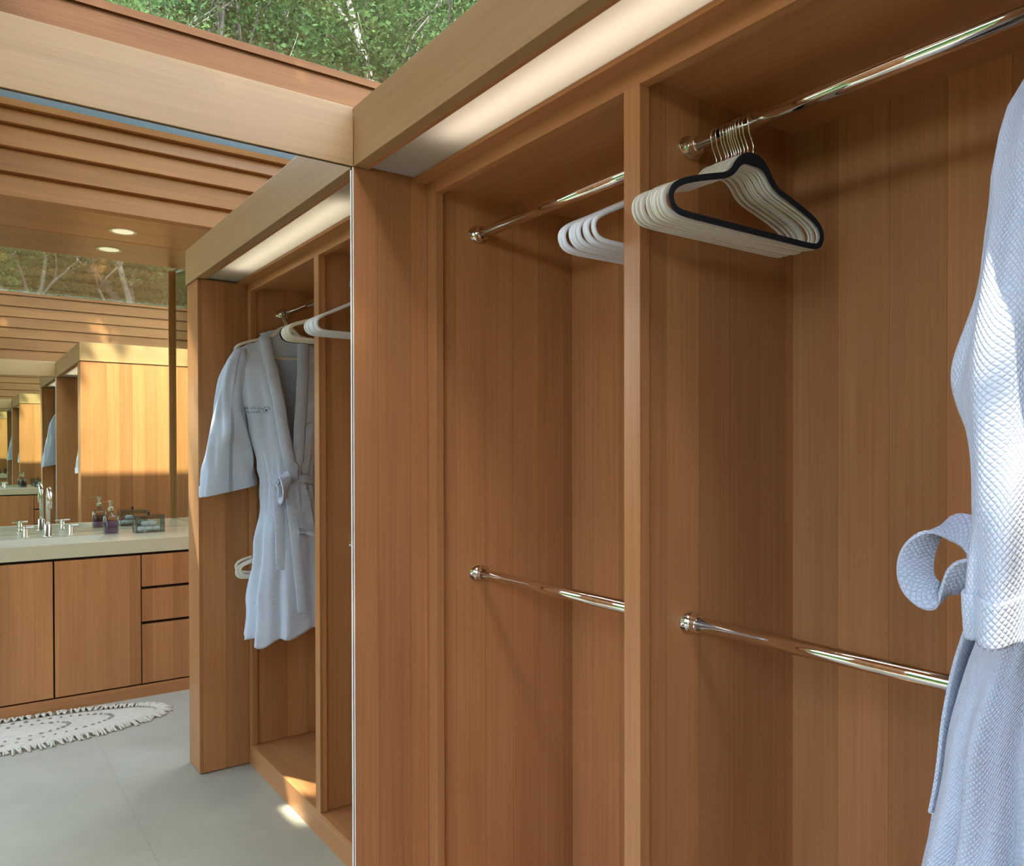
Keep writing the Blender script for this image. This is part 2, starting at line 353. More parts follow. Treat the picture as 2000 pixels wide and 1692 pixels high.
# ------------------------------------------------------------------ wardrobe
wr = empty('wardrobe', (1.2, 1.0, 0), 'built-in open wooden wardrobe with two bays, right of the wall mirror', 'wardrobe')
bv = dict(bevel=0.0012)
part(MB().box(X0, XF, D, D+0.003, 0, ZHB), 'end_panel', WV2, wr)
part(MB().box(X0+0.006, XF, YC1+0.006, YC2, 0.004, ZHB-0.002).box(XF, XB+0.02, YC1+0.006, YC1+0.026, 0.004, ZHB-0.002), 'end_column', WV2, wr, **bv)
ZP = 0.093; ZOP = 2.1145; ZIC = 2.135
part(MB().box(XF, XF+0.02, YC2, D, 0.0, ZP), 'plinth', WY, wr, **bv)
part(MB().box(XF+0.02, XB, YC2, D, ZP-0.02, ZP-0.0005), 'bottom_panel', WY, wr)
part(MB().box(XB, XB+0.02, YC1+0.026, D, 0.0, 2.29), 'back_panel', WV, wr)
part(MB().box(XF+0.022, XB, D-0.030, D, ZP, ZIC), 'side_panel', WV2, wr)
part(MB().box(XF+0.022, XB, YC2-0.0, YC2+0.030, ZP, ZIC), 'side_panel', WV2, wr)
part(MB().box(XF, XF+0.024, 1.8516, D-0.0005, ZP, ZHB-0.004), 'stile', WV, wr, **bv)
part(MB().box(XF, XF+0.024, YC2, YC2+0.048, ZP, ZHB-0.004), 'stile', WV, wr, **bv)
part(MB().box(XF+0.024, XB, YD2+0.008, YD1-0.008, ZP, ZIC), 'divider', WV2, wr)
part(MB().box(XF-0.001, XF+0.026, YD2, YD1, ZP, ZOP+0.003), 'divider_stile', WV, wr, **bv)
part(MB().box(XF, XF+0.024, YC2+0.048, 1.8516, ZOP, ZHB+0.01), 'top_rail', WY, wr, **bv)
part(MB().box(XF+0.022, XB, YC2, D, ZIC, ZIC+0.02), 'top_panel', WY, wr)
part(MB().box(X0, X0+0.0436, YC1+0.04, D-0.0005, ZHB, ZHT), 'valance', PY, wr, bevel=0.0012)
part(MB().box(X0, XB+0.02, YC1, YC1+0.04, ZHB, ZHT).box(X0+0.0437, XB+0.02, YC1+0.0401, D, ZHT-0.02, ZHT-0.003), 'valance_end', PX, wr, bevel=0.0012)
part(MB().box(X0+0.03, X0+0.0438, YC1+0.002, D-0.001, ZHB-0.0006, ZHB+0.02).box(1.034, XF+0.001, YC1+0.002, D-0.001, ZHB-0.004, ZHB+0.012), 'soffit_strip', WY, wr, **bv)
part(MB().box(X0+0.044, 1.034, YC2-0.03, D-0.001, ZHB+0.007, ZHB+0.010), 'light_diffuser', OPAL, wr)
part(MB().box(1.036, 1.05, YC1+0.04, D, ZHB+0.012, ZHT-0.02), 'cove_side', WHITEM, wr)
def arealamp(name, loc, sx, sy, e, col, par=None, rot=(0, 0, 0)):
    l = bpy.data.lights.new(name, 'AREA'); l.shape = 'RECTANGLE'; l.size = sx; l.size_y = sy; l.energy = e; l.color = col
    o = bpy.data.objects.new(name, l); COL.objects.link(o)
    if par: reparent(o, par)
    o.location = loc; o.rotation_euler = rot; return o
arealamp('tube_lamp', (0.967, 1.06, ZHB+0.075), 0.04, 1.10, 0.40, (1, 0.92, 0.84), wr)
def rod(z, ya, yb):
    m = MB(); m.lathe([(0.0145, ya), (0.0145, yb)], (XR, 0, z), 32, 'Y')
    r = part(m, 'hanging_rod', CHROME, wr, smooth=True)
    for y, s in ((ya, 1), (yb, -1)):
        k = MB(); n = 28
        pl = [(XR+0.035*math.cos(2*PI*i/n), z+0.023*math.sin(2*PI*i/n)) for i in range(n)]
        k.prism(pl, 'Y', y, y+s*0.004)
        k.lathe([(0.022, y+s*0.004), (0.0195, y+s*0.007), (0.0185, y+s*0.024), (0.0178, y+s*0.026), (0.0152, y+s*0.0265)], (XR, 0, z), 28, 'Y')
        for q in (-0.0275, 0.0275): k.lathe([(0.0035, y+s*0.004), (0.0032, y+s*0.0055), (0.0012, y+s*0.0062)], (XR+q, 0, z), 12, 'Y')
        o = k.build('rod_socket', CHROME, None, smooth=False, bevel=0.0006); o.parent = r
    return r
for z in (ZRU, ZRL):
    rod(z, YC2+0.030, YD2+0.008); rod(z, YD1-0.008, D-0.030)

# ------------------------------------------------------------------ hangers
VEL = [(0.0, .139), (.022, .138), (.043, .126), (.058, .106), (.078, .094), (.110, .086), (.160, .072), (.195, .060), (.218, .046), (.225, .028), (.214, .009), (.190, .0045), (.12, .0045), (.06, .0045), (0, .0045)]
PLA = [(0.0, .142), (.012, .139), (.05, .121), (.10, .096), (.15, .072), (.185, .056), (.207, .040), (.211, .022), (.200, .006), (.178, .0005), (.12, .0005), (.06, .0005), (0, .0005)]
def hanger_mesh(prof, kind):
    base = [(a, b) for a, b in prof] + [(-a, b) for a, b in prof[::-1][1:-1]]
    path = smoothpath([(a, 0, b) for a, b in base], 3, True)
    sc_ = []
    for p in path:
        k = 1.0
        if kind == 'vel' and p.z > 0.09: k = 1+1.1*math.exp(-(p.x/0.04)**2)
        sc_.append((k, 1))
    m = MB()
    if kind == 'vel':
        n = 12; pr = [(0.0058*math.copysign(abs(math.cos(t))**.6, math.cos(t)), 0.0021*math.copysign(abs(math.sin(t))**.6, math.sin(t))) for t in [2*PI*(k+.5)/n for k in range(n)]]
    else: pr = circ(0.0052, 12)
    m.sweep(path, pr, True, Vector((0, 1, 0)), sc_); return m
def hook_mesh(zr, r, wire):
    pts = [(0, 0, .138), (0, 0, zr-.050), (0.001, 0, zr-.044), (-.0125, 0, zr-.020)]
    pts += [((r)*math.cos(math.radians(a)), 0, zr+(r)*math.sin(math.radians(a))) for a in range(205, -45, -14)]
    m = MB(); m.sweep([Vector(p) for p in pts], circ(wire, 8), False, Vector((0, 1, 0))); return m
_cache = {}
def hanger(name, kind, mat, x, y, zrod, label, cat, group, rz=0.0, tilt=0.0, ry=0.0):
    key = (kind, mat.name); ZR = 0.2085 if kind == 'vel' else 0.205
    if key not in _cache:
        root = empty(name, (0, 0, 0)); fo = hanger_mesh(VEL if kind == 'vel' else PLA, kind).build('frame', mat, root, smooth=True)
        ho = hook_mesh(ZR, 0.0145+0.0018 if kind == 'vel' else 0.0145+0.0036, 0.0013 if kind == 'vel' else 0.0034).build('hook', WIRE if kind == 'vel' else mat, root, smooth=True)
        _cache[key] = (root, fo, ho)
    else:
        r0, f0, h0 = _cache[key]; root = r0.copy(); COL.objects.link(root)
        for q in (f0, h0):
            c = q.copy(); COL.objects.link(c); c.parent = root
    root.location = (x, y, zrod-ZR); root.rotation_euler = (tilt, ry, rz); root['label'] = label; root['category'] = cat
    if group: root['group'] = group
    elif 'group' in root.keys(): del root['group']
    return root
ORD = ['first', 'second', 'third', 'fourth', 'fifth', 'sixth', 'seventh', 'eighth', 'ninth', 'tenth', 'eleventh', 'twelfth']
def ycoord(u): a = (u-1000)/1519.9; return XR*(.8121-.5835*a)/(.5835+.8121*a)
us = [1469, 1458, 1452, 1446, 1441, 1436, 1431, 1426, 1421, 1416, 1406, 1397]
hanger('clothes_hanger', 'vel', BLACK, XR, ycoord(us[0])-0.002, ZRU, 'black velvet hanger in front of the cream hangers on the upper rod', 'hanger', None)
for i, u in enumerate(us[1:]):
    hanger('clothes_hanger', 'vel', CREAM, XR+random.uniform(-.0006, .0006), ycoord(u)-0.002, ZRU, 'cream velvet hanger on the upper rod, %s behind the black hanger' % ORD[i], 'hanger', 'cream velvet hangers beside the divider', random.uniform(-.028, .028), 0.0, random.uniform(-.009, .009))
yw = 1.140
for i in range(8):
    hanger('clothes_hanger', 'pla', WPLAS, XR, yw, ZRU, 'white plastic hanger on the upper rod of the left bay, %s from the divider' % ORD[i], 'hanger', 'white plastic hangers in the left bay', random.uniform(-.035, .035) if i else 0)
    yw += random.uniform(0.0135, 0.0165)
YR = 0.362
hanger('clothes_hanger', 'vel', CREAM, XR, YR, ZRU, 'cream velvet hanger holding the white bathrobe by its shoulders', 'hanger', None)
hanger('clothes_hanger', 'vel', CREAM, XR, YR-0.022, ZRU, 'empty cream velvet hanger behind the bathrobe, next to the end column', 'hanger', None)
for i, (y, a, t) in enumerate(((0.335, .05, 0.02), (0.347, -.02, 0.0), (0.365, .10, 0.0), (0.379, -.06, 0.0))):
    hanger('clothes_hanger', 'vel', CREAM, XR, y, ZRL, 'cream velvet hanger on the lower rod behind the bathrobe, %s from the end column' % ORD[i], 'hanger', 'cream hangers on the lower rod', a, t, (.10, .03, -.02, .06)[i])

# ------------------------------------------------------------------ bathrobe
def lerp(tab, x):
    if x <= tab[0][0]: return tab[0][1]
    for (a, b), (c, d) in zip(tab[:-1], tab[1:]):
        if x <= c:
            t = (x-a)/(c-a); t = t*t*(3-2*t); return b+(d-b)*t
    return tab[-1][1]
rb = empty('bathrobe', (XR, YR, 0.6), 'white quilted cotton bathrobe with tied belt, hanging in the right bay', 'bathrobe')
XCR = XR-0.01
ZBELT = 1.276
Wt = [(0.55, .205), (0.75, .185), (1.0, .155), (1.20, .118), (ZBELT, .110), (1.34, .125), (1.5, .165), (1.7, .195), (1.80, .205), (1.9, .21)]
Dt = [(0.55, .105), (0.8, .090), (1.1, .066), (ZBELT, .055), (1.4, .068), (1.6, .062), (1.75, .045), (1.83, .020), (1.87, .008)]
ZV = 1.33
def ztop(ax): # shoulder line
    return lerp([(0, 1.932), (.055, 1.925), (.075, 1.915), (.15, 1.880), (.20, 1.858), (.22, 1.83)], ax)
def body_pt(th, h, off=0.0):
    s = math.sin(th); c = math.cos(th)
    s2 = math.copysign(abs(s)**0.85, s)
    zt = ztop(abs(0.212*s2)); zh = 0.612+0.022*math.sin(3*th+1)+0.012*math.sin(9*th)
    z = zt+(zh-zt)*h
    top = math.exp(-(h/0.05)**1.3)
    W = lerp(Wt, z)*(1-top)+0.212*top; Dp = lerp(Dt, z-0.02*0)*(1-top)+0.006*top
    low = max(0, min(1, (ZBELT-z)/0.5)); up = max(0, min(1, (z-ZBELT)/0.5)); near = math.exp(-((z-ZBELT)/0.10)**2)
    f = 0.085*low*math.sin(9*th+1.3+2*low)+0.05*low*math.sin(17*th+0.4) + 0.045*near*math.sin(26*th) + 0.05*near*math.sin(15*th+1)
    f += (0.045*math.sin(7*th+2.2*z)+0.03*math.sin(13*th-3*z))*up*(1-top)*(1-up*0.6)*2
    f += 0.05*(noise.noise(Vector((s*3, c*3, z*5)))) * (1-top)
    r = 1+f
    wr_ = max(0, (th-PI)/PI); o2 = off+0.014*wr_*(1-top)
    n = Vector((s*Dp, c*W, 0)); n = n.normalized() if n.length else Vector((0, 1, 0))
    yc = lerp([(0.6, 0.115), (1.0, 0.085), (1.28, 0.045), (1.55, 0.02), (1.8, 0.004)], z)*(1-top)
    return Vector((XCR+W*s2*r, YR+yc+Dp*c*r, z))+n*o2
NT, NH = 150, 110
P = []; UVs = []
def edge_ang(h):      # front opening half angle, at the neck ~ V
    z = 1.92-(1.92-0.61)*h
    if z > ZV:
        t = (z-ZV)/(1.92-ZV); half = 0.012+0.070*t**0.9
        W = lerp(Wt, z); return math.asin(min(0.99, (half/W)**(1/0.85)))
    return 0.0
for j in range(NH+1):
    h = j/NH; z = 1.92-(1.92-0.61)*h; ea = edge_ang(h)
    ov = 0.0 if z > ZV else min(0.55, (ZV-z)*5)
    a0 = ea-ov*0.9; a1 = 2*PI-ea+ov*0.9; row = []; ur = []
    for i in range(NT+1):
        th = a0+(a1-a0)*i/NT; row.append(body_pt(th, h)); ur.append((th*0.15, z))
    P.append(row); UVs.append(ur)
bodymb = MB().grid(P, UVs)
body = part(bodymb, 'robe_body', ROBE, rb, smooth=True, solid=0.004)
bvh = BVHTree.FromPolygons([Vector(v) for v in bodymb.v], bodymb.f)
# shawl collar strips that follow the two front edges and the back of the neck
def collar():
    m = MB(); pr = [(-0.030, 0.0), (-0.028, 0.0045), (0.018, 0.0055), (0.024, 0.0), (0.018, -0.003), (-0.028, -0.003)]
    for side in (0, 1):
        path = []
        for k in range(44):
            h = 0.0+0.50*k/43; ea = edge_ang(h)+0.03
            th = ea if side == 0 else 2*PI-ea
            p = body_pt(th, h, 0.007); path.append(p)
        n = len(path)
        m.sweep(path, pr, False, Vector((0, 1, 0)))
    back = [body_pt(a, 0.0, 0.006)+Vector((0, 0, 0.004)) for a in [PI-0.42+0.84*k/14 for k in range(15)]]
    m.sweep(back, [(-0.018, 0), (-0.016, 0.004), (0.014, 0.004), (0.016, 0), (0.014, -0.004), (-0.016, -0.004)], False, Vector((0, 1, 0)))
    return m
part(collar(), 'collar', ROBE, rb, smooth=True)
def sleeve(sg):
    tabz = [1.852, 1.80, 1.72, 1.64, 1.56, 1.46, 1.36, 1.28, 1.235]
    cx = [-.195, -.208, -.225, -.236, -.243, -.245, -.243, -.241, -.240]
    hx = [.022, .042, .055, .062, .068, .082, .098, .108, .112]
    hy = [.012, .026, .034, .038, .044, .046, .040, .034, .030]
    def mk(n0, n1, inf, nm, par, mat=ROBE):
        Pp = []; Uv = []
        for j in range(n0, n1+1):
            t = j/80*8; i = min(7, int(t)); f = t-i; f = f*f*(3-2*f) if 0 else f
            def I(T): return T[i]+(T[i+1]-T[i])*f
            z = I(tabz); c = I(cx); a = I(hx)+inf; b = I(hy)+inf; row = []; ur = []
            for k in range(72):
                th = 2*PI*k/72; s = math.sin(th); c_ = math.cos(th)
                q = 0.05*math.sin(3*th+z*9)+0.06*math.sin(5*th-11*z)+0.035*math.sin(9*th+23*z)+0.20*noise.noise(Vector((s*1.6+sg, c_*1.6, z*6)))
                q *= min(1, j/14)
                r = 1+q
                x = c+a*math.copysign(abs(s)**.75, s)*r
                zz = z+0.20*(x+0.24)*(j/80) 
                # bulge of the elbow to the front
                y = b*math.copysign(abs(c_)**.7, c_)*r+0.022*math.exp(-((z-1.50)/0.06)**2)*max(0, c_)*(1 if sg < 0 else .6)-0.006*(j/80)
                row.append(Vector((XCR-sg*x*1.0, YR+0.004+y, zz))); ur.append((th*0.09, z))
            Pp.append(row); Uv.append(ur)
        m = MB().grid(Pp, Uv, True); return m
    m = mk(0, 76, 0, 'sleeve', rb); o = part(m, 'sleeve', ROBE, rb, smooth=True, solid=0.004)
    cf = mk(70, 80, 0.0035, 'cuff', o).build('cuff', ROBE, None, smooth=True, solid=0.004); cf.parent = o
sleeve(-1); sleeve(1)
# belt
def belt():
    m = MB(); path = []; n = 120
    for k in range(n):
        th = 2*PI*k/n; p = body_pt(th if th > 0 else 1e-4, 0.0)
        # find h for z
        lo, hi = 0.0, 1.0
        for _ in range(22):
            mid = (lo+hi)/2
            if body_pt(th, mid).z > ZBELT+0.012*math.cos(th*1+0.6): lo = mid
            else: hi = mid
        s, c = math.sin(th), math.cos(th)
        q = body_pt(th, lo); ctr = Vector((XCR, YR+0.045, q.z))
        d = q-ctr; d.z = 0; base = Vector((0.1165*s, 0.073*c, 0)); path.append(ctr+base)
    m.sweep(path, [(-0.017, -0.003), (-0.017, 0.003), (0.017, 0.003), (0.017, -0.003)], True, lambda i: Vector((path[i].x-XCR, (path[i].y-YR)*2.2, 0)).normalized())
    return m
bl = part(belt(), 'belt', ROBE, rb, smooth=False, bevel=0.002)
def ribbon(path, wd, th=0.0055, axis=Vector((1, 0, 0)), it=3):
    path = smoothpath(path, it); m = MB()
    m.sweep(path, [(-th/2, -wd/2), (th/2, -wd/2), (th/2, wd/2), (-th/2, wd/2)], False, axis); return m
yk = YR+0.118
XK2 = XCR-0.065
k = ribbon([(XK2, yk, 1.268), (XK2, yk+.025, 1.300), (XK2-.004, yk+.065, 1.305), (XK2-.008, yk+.098, 1.265), (XK2-.010, yk+.100, 1.218), (XK2-.008, yk+.070, 1.196), (XK2-.004, yk+.045, 1.215), (XK2, yk+.028, 1.255), (XK2, yk, 1.272)], 0.050, 0.0055, Vector((0.62, -0.55, 0.45)).normalized()).build('belt_loop', ROBE, None, bevel=0.002, smooth=True); k.parent = bl
k = ribbon([(XK2+.012, yk, 1.285), (XK2+.012, yk+.020, 1.286), (XK2+.012, yk+.024, 1.262), (XK2+.012, yk+.004, 1.252)], 0.036, 0.014, Vector((1, 0, 0.3))).build('belt_knot', ROBE, None, smooth=True, bevel=0.002); k.parent = bl
for dx, ze, yy in ((-0.012, 0.90, 0.012), (0.035, 0.72, 0.018)):
    x = XK2+dx
    pts = []
    for i in range(14):
        z = 1.262+(ze-1.262)*i/13
        hit = bvh.ray_cast(Vector((x+dx*0.6*i/13, YR+0.5, z)), Vector((0, -1, 0)))
        y = hit[0].y if hit[0] else YR+0.08
        pts.append((x+dx*0.6*i/13, max(y+0.015, YR+0.11+yy*(1-i/13)), z))
    k = ribbon(pts, 0.040, 0.0055, Vector((1, 0, 0)), 2).build('belt_tail', ROBE, None, smooth=True, bevel=0.0015); k.parent = bl
for o_ in bl.children: o_.matrix_parent_inverse = Matrix.Identity(4)
# embroidery on the breast (reads the right way round on the robe itself)
def embroider(txt, cx, cz, size):
    cu = bpy.data.curves.new('t', 'FONT'); cu.body = txt; cu.size = size; cu.shear = 0.35; cu.align_x = 'LEFT'
    o = bpy.data.objects.new('t', cu); COL.objects.link(o); dg = bpy.context.evaluated_depsgraph_get(); dg.update()
    me = bpy.data.meshes.new_from_object(o.evaluated_get(dg)); vs = [v.co.copy() for v in me.vertices]; fs = [tuple(p.vertices) for p in me.polygons]
    bpy.data.objects.remove(o); out = []
    for v in vs: out.append((cx-v.x*1.25, cz+v.y))
    return out, fs
em = MB()
def proj(pts): 
    r = []
    for x, z in pts:
        hit = bvh.ray_cast(Vector((x, YR+0.5, z)), Vector((0, -1, 0)))
        y = hit[0].y if hit[0] else YR+0.06
        r.append((x, y+0.0035, z))
    return r
for txt, cx, cz in (('La Senna', 1.090, 1.588), ('House', 1.085, 1.571)):
    pts, fs = embroider(txt, cx, cz, 0.017); em.add(proj(pts), fs)
for (r0, r1, ox, oz) in ((0.0125, 0.0143, 0, 0), (0.0075, 0.0088, -.001, .001), (0.0001, 0.0045, -.001, -.001)):
    ring = []; n = 30
    for rr in (r0, r1): ring += [(1.106+ox+rr*math.cos(2*PI*k/n), 1.585+oz+rr*math.sin(2*PI*k/n)) for k in range(n)]
    gap = 4 if r0 > 0.01 else 0
    em.add(proj(ring), [(k, (k+1) % n, n+(k+1) % n, n+k) for k in range(n-gap)])
part(em, 'embroidery', THREAD, rb)
part(MB().box(XCR-0.012, XCR+0.014, YR-0.012, YR-0.010, 1.845, 1.878), 'care_label', LABELM, rb)

# ------------------------------------------------------------------ vanity
YV = -1.0186
va = empty('vanity_cabinet', (0, -1.35, 0), 'long wooden vanity cabinet with flat doors and drawers under the stone countertop', 'cabinet')
part(MB().box(XL+0.003, XS-0.002, YB, YV-0.03, 0.075, 0.826), 'carcass', DARK, va)
part(MB().box(XL+0.003, XS-0.031, YB, YV-0.006, 0.0, 0.070), 'toe_kick', WX, va)
for a, b in ((-1.29, -0.857), (-0.857, -0.424), (-0.424, 0.004), (0.004, 0.4366), (0.4366, 0.867)):
    part(MB().box(a+0.003, b-0.003 if abs(a) > .01 else b-0.006, YV-0.03, YV-0.004, 0.079, 0.812), 'door', WV, va, bevel=0.001)
for z0, z1 in ((0.632, 0.812), (0.432, 0.615), (0.079, 0.415)):
    part(MB().box(0.870, XS-0.032, YV-0.03, YV-0.004, z0, z1), 'drawer', WV, va, bevel=0.001)
ct = empty('stone_countertop', (0, -1.36, 0.83), 'thick cream stone countertop with an integral basin on the vanity cabinet', 'countertop')
BX0, BX1, BY0, BY1 = 0.17, 0.735, -1.43, -1.10
part(MB().box(XL, BX0, YB, YV, 0.828, 0.9027).box(BX1, XS-0.0065, YB, YV, 0.828, 0.9027).box(BX0, BX1, YB, BY0, 0.828, 0.9027).box(BX0, BX1, BY1, YV, 0.828, 0.9027), 'slab', STONE, ct)
bs = MB(); ins = 0.04
vv = [(BX0, BY0, .9027), (BX1, BY0, .9027), (BX1, BY1, .9027), (BX0, BY1, .9027), (BX0+ins, BY0+ins, .835), (BX1-ins*2, BY0+ins, .835), (BX1-ins*2, BY1-ins, .835), (BX0+ins, BY1-ins, .835)]
bs.add(vv, [(0, 1, 5, 4), (1, 2, 6, 5), (2, 3, 7, 6), (3, 0, 4, 7), (4, 5, 6, 7)]); part(bs, 'basin', STONE, ct)
fa = empty('faucet', (0.452, -1.495, 0.9027), 'tall gooseneck nickel faucet with two cross handles on the stone countertop', 'faucet')
m = MB(); m.lathe([(0.027, .9030), (0.027, .909), (0.0185, .911), (0.0185, .975), (0.0125, .978)], (0.452, -1.495, 0), 28)
pts = [(0.452, -1.495, .975), (0.452, -1.495, 1.13)] + [(0.452, -1.495+0.058-0.058*math.cos(a), 1.13+0.058*math.sin(a)) for a in [PI*k/14 for k in range(1, 14)]] + [(0.452, -1.379, 1.13), (0.452, -1.376, 1.075)]
m.sweep(pts, circ(0.0115, 14), False, Vector((1, 0, 0))); part(m, 'spout', NICKEL, fa, smooth=True)
for x in (0.337, 0.567):
    m = MB(); m.lathe([(0.024, .9030), (0.024, .908), (0.015, .910), (0.015, .955), (0.010, .957), (0.010, .968)], (x, -1.495, 0), 24)
    m.lathe([(0.0055, -0.042), (0.0055, 0.042)], (x, -1.495, .963), 12, 'X').lathe([(0.0055, -0.042), (0.0055, 0.042)], (x, -1.495, .963), 12, 'Y')
    part(m, 'handle', NICKEL, fa, smooth=True, bevel=0.0005)
so_ = empty('soap_dispenser', (0.780, -1.477, 0.903), 'square clear glass bottle of violet soap with a pump, beside the faucet', 'bottle')
def sq(r, k=0.5, n=32):
    return [(math.copysign(abs(math.cos(t))**k, math.cos(t))*r, math.copysign(abs(math.sin(t))**k, math.sin(t))*r) for t in [2*PI*i/n for i in range(n)]]
def loft(levels, c, n=32):
    m = MB(); P_ = [[(c[0]+x, c[1]+y, z) for x, y in sq(r, k, n)] for r, z, k in levels]
    m.grid(P_, [[(0, 0)]*n]*len(P_), True); m.f.append(tuple(range(n))[::-1]); m.f.append(tuple((len(P_)-1)*n+i for i in range(n))); return m
part(loft([(.041, .903, .45), (.042, .91, .45), (.042, 1.000, .45), (.036, 1.015, .6), (.016, 1.028, 1), (.014, 1.045, 1)], (0.780, -1.477)), 'bottle_body', CLEAR, so_, smooth=True)
part(loft([(.036, .909, .45), (.036, .985, .45)], (0.780, -1.477)), 'soap', LIQ, so_)
m = MB(); m.lathe([(.017, 1.043), (.017, 1.062), (.008, 1.066), (.008, 1.090), (.013, 1.092), (.013, 1.104)], (0.780, -1.477, 0), 20).box(0.735, 0.79, -1.482, -1.472, 1.094, 1.102)
part(m, 'pump', NICKEL, so_)
gb = empty('glass_box', (0.986, -1.44, 0.903), 'lidded clear glass box of white soaps at the right end of the countertop', 'box')
c = (0.986, -1.44); m = MB(); a, b, t = 0.080, 0.052, 0.004
m.box(c[0]-a, c[0]+a, c[1]-b, c[1]+b, .903, .909).box(c[0]-a, c[0]+a, c[1]-b, c[1]-b+t, .909, 1.005).box(c[0]-a, c[0]+a, c[1]+b-t, c[1]+b, .909, 1.005).box(c[0]-a, c[0]-a+t, c[1]-b+t, c[1]+b-t, .909, 1.005).box(c[0]+a-t, c[0]+a, c[1]-b+t, c[1]+b-t, .909, 1.005)
part(m, 'glass_body', CLEAR, gb)
m = MB()
EB = 0.0022
for x in (c[0]-a, c[0]+a):
    for y in (c[1]-b, c[1]+b): m.box(x-EB, x+EB, y-EB, y+EB, .903, 1.006)
for z in (.904, 1.005):
    for y in (c[1]-b, c[1]+b): m.box(c[0]-a, c[0]+a, y-EB, y+EB, z-EB, z+EB)
    for x in (c[0]-a, c[0]+a): m.box(x-EB, x+EB, c[1]-b, c[1]+b, z-EB, z+EB)
part(m, 'metal_edging', plain('dark_solder', (0.20, 0.21, 0.22), 0.3, 0.9), gb)
m = MB().box(c[0]-a-.002, c[0]+a+.002, c[1]-b-.002, c[1]+b+.002, 1.0075, 1.011); lid = part(m, 'lid', CLEAR, gb)
k = MB().lathe([(.006, 1.011), (.006, 1.018), (.009, 1.020), (.009, 1.026)], (c[0], c[1], 0), 16).build('knob', DARK, None); k.parent = lid; lid.matrix_parent_inverse = lid.matrix_parent_inverse
for x, y, z, lbl in ((-.04, 0, .925, 'small white soap nearest the faucet inside the glass box'), (.0, .005, .9265, 'small white soap in the middle of the glass box floor'), (.042, -.005, .925, 'small white soap farthest from the faucet in the glass box'), (-.02, .0, .957, 'upper white soap stacked on the two nearer the faucet'), (.022, .002, .957, 'upper white soap stacked farther from the faucet in the glass box')):
    o = loft([(.014, z-.015, .7), (.022, z-.010, .7), (.024, z, .7), (.021, z+.010, .7), (.012, z+.014, .7)], (c[0]+x, c[1]+y)).build('bar_of_soap', WHITEM, None, smooth=True)
    tag(o, lbl, 'soap', 'white soaps in the glass box')
# ceiling lamp
dl = empty('ceiling_light', (0.852, -1.449, ZC), 'round recessed ceiling light above the stone countertop', 'ceiling light')
part(MB().lathe([(.060, ZC-.001), (.062, ZC-.004), (.078, ZC-.004), (.080, ZC-.0005)], (0.852, -1.449, 0), 40, cap=False), 'trim_ring', plain('cream_ring', (0.6, 0.52, 0.38), 0.4), dl)
part(MB().lathe([(.0605, ZC-.0005), (.0605, ZC-.0025), (.02, ZC-.0030)], (0.852, -1.449, 0), 40), 'lens', LAMP, dl)

# ------------------------------------------------------------------ rug
rg = empty('oval_rug', (0.06, -0.745, 0), 'oval off-white cotton rug with knotted fringe in front of the vanity', 'rug')
RA, RBr = 0.83, 0.225
Pp = []; NA = 120; lv = [0.001, .25, .42, .5, .58, .7, .78, .9, 1.0]
for q in lv:
    row = []
    for k in range(NA):
        t = 2*PI*k/NA; hh = 0.010+0.003*math.sin(k*1.9+q*30)+(0.004 if q in (.42, .58, .78) else 0)
        row.append((0.06+RA*q*math.cos(t), -0.745+RBr*q*math.sin(t), 0.004 if q == 1.0 else hh))
    Pp.append(row)
part(MB().grid(Pp, [[(0, 0)]*NA]*len(lv), True), 'rug_field', COTTON, rg, smooth=True)
m = MB()
for ring, cnt in ((.50, 44), (.74, 64)):
    for k in range(cnt):
        t = 2*PI*k/cnt+0.1; x = 0.06+RA*ring*math.cos(t); y = -0.745+RBr*ring*math.sin(t); s = random.uniform(.006, .012)
        m.lathe([(s, .0145), (s*.6, .0175)], (x, y, 0), 7)
tag(part(m, 'knot_pattern', plain('brown_knot', (0.26, 0.215, 0.17), 0.9), rg), kind='stuff')
m = MB()
for k in range(150):
    t = 2*PI*k/150; x = 0.06+RA*math.cos(t); y = -0.745+RBr*math.sin(t)
    d = Vector((math.cos(t)/RA*0.35, math.sin(t)/RBr*0.35, 0)).normalized()
    for q in range(3):
        dd = Matrix.Rotation(random.uniform(-.45, .45), 3, 'Z') @ d; L = random.uniform(.045, .085)
        p0 = Vector((x, y, .008)); p1 = p0+dd*L*.5+Vector((0, 0, .008)); p2 = p0+dd*L; p2.z = .004
        m.sweep([p0, p1, p2], circ(.0055, 5), False, Vector((0, 0, 1)))
tag(part(m, 'fringe', COTTON, rg, smooth=True), kind='stuff')

# ------------------------------------------------------------------ trees outside
def branch(m, p, d, L, r, depth, rnd, tips):
    n = 5; pts = [Vector(p)]; rad = [r]
    for i in range(n):
        d = (d+Vector((rnd.uniform(-.28, .28), rnd.uniform(-.28, .28), rnd.uniform(-.12, .22)))).normalized()
        pts.append(pts[-1]+d*L/n); rad.append(r*(1-0.45*(i+1)/n))
    m.sweep(pts, circ(1.0, 7), False, Vector((0.31, 0.87, 0.2)).normalized(), [(q, q) for q in rad])
    if depth == 0: tips.append((pts[-1], d)); tips.append((pts[2], d)); return
    for k in range(rnd.choice((3, 3, 4))):
        a = rnd.uniform(0, 2*PI); sp = rnd.uniform(.45, .95)
        o = Vector((math.cos(a), math.sin(a), 0.15)); nd = (d+o*sp).normalized()
        j = rnd.choice((2, 3, 4, 5)); branch(m, pts[j], nd, L*rnd.uniform(.55, .80), rad[j]*0.68, depth-1, rnd, tips)
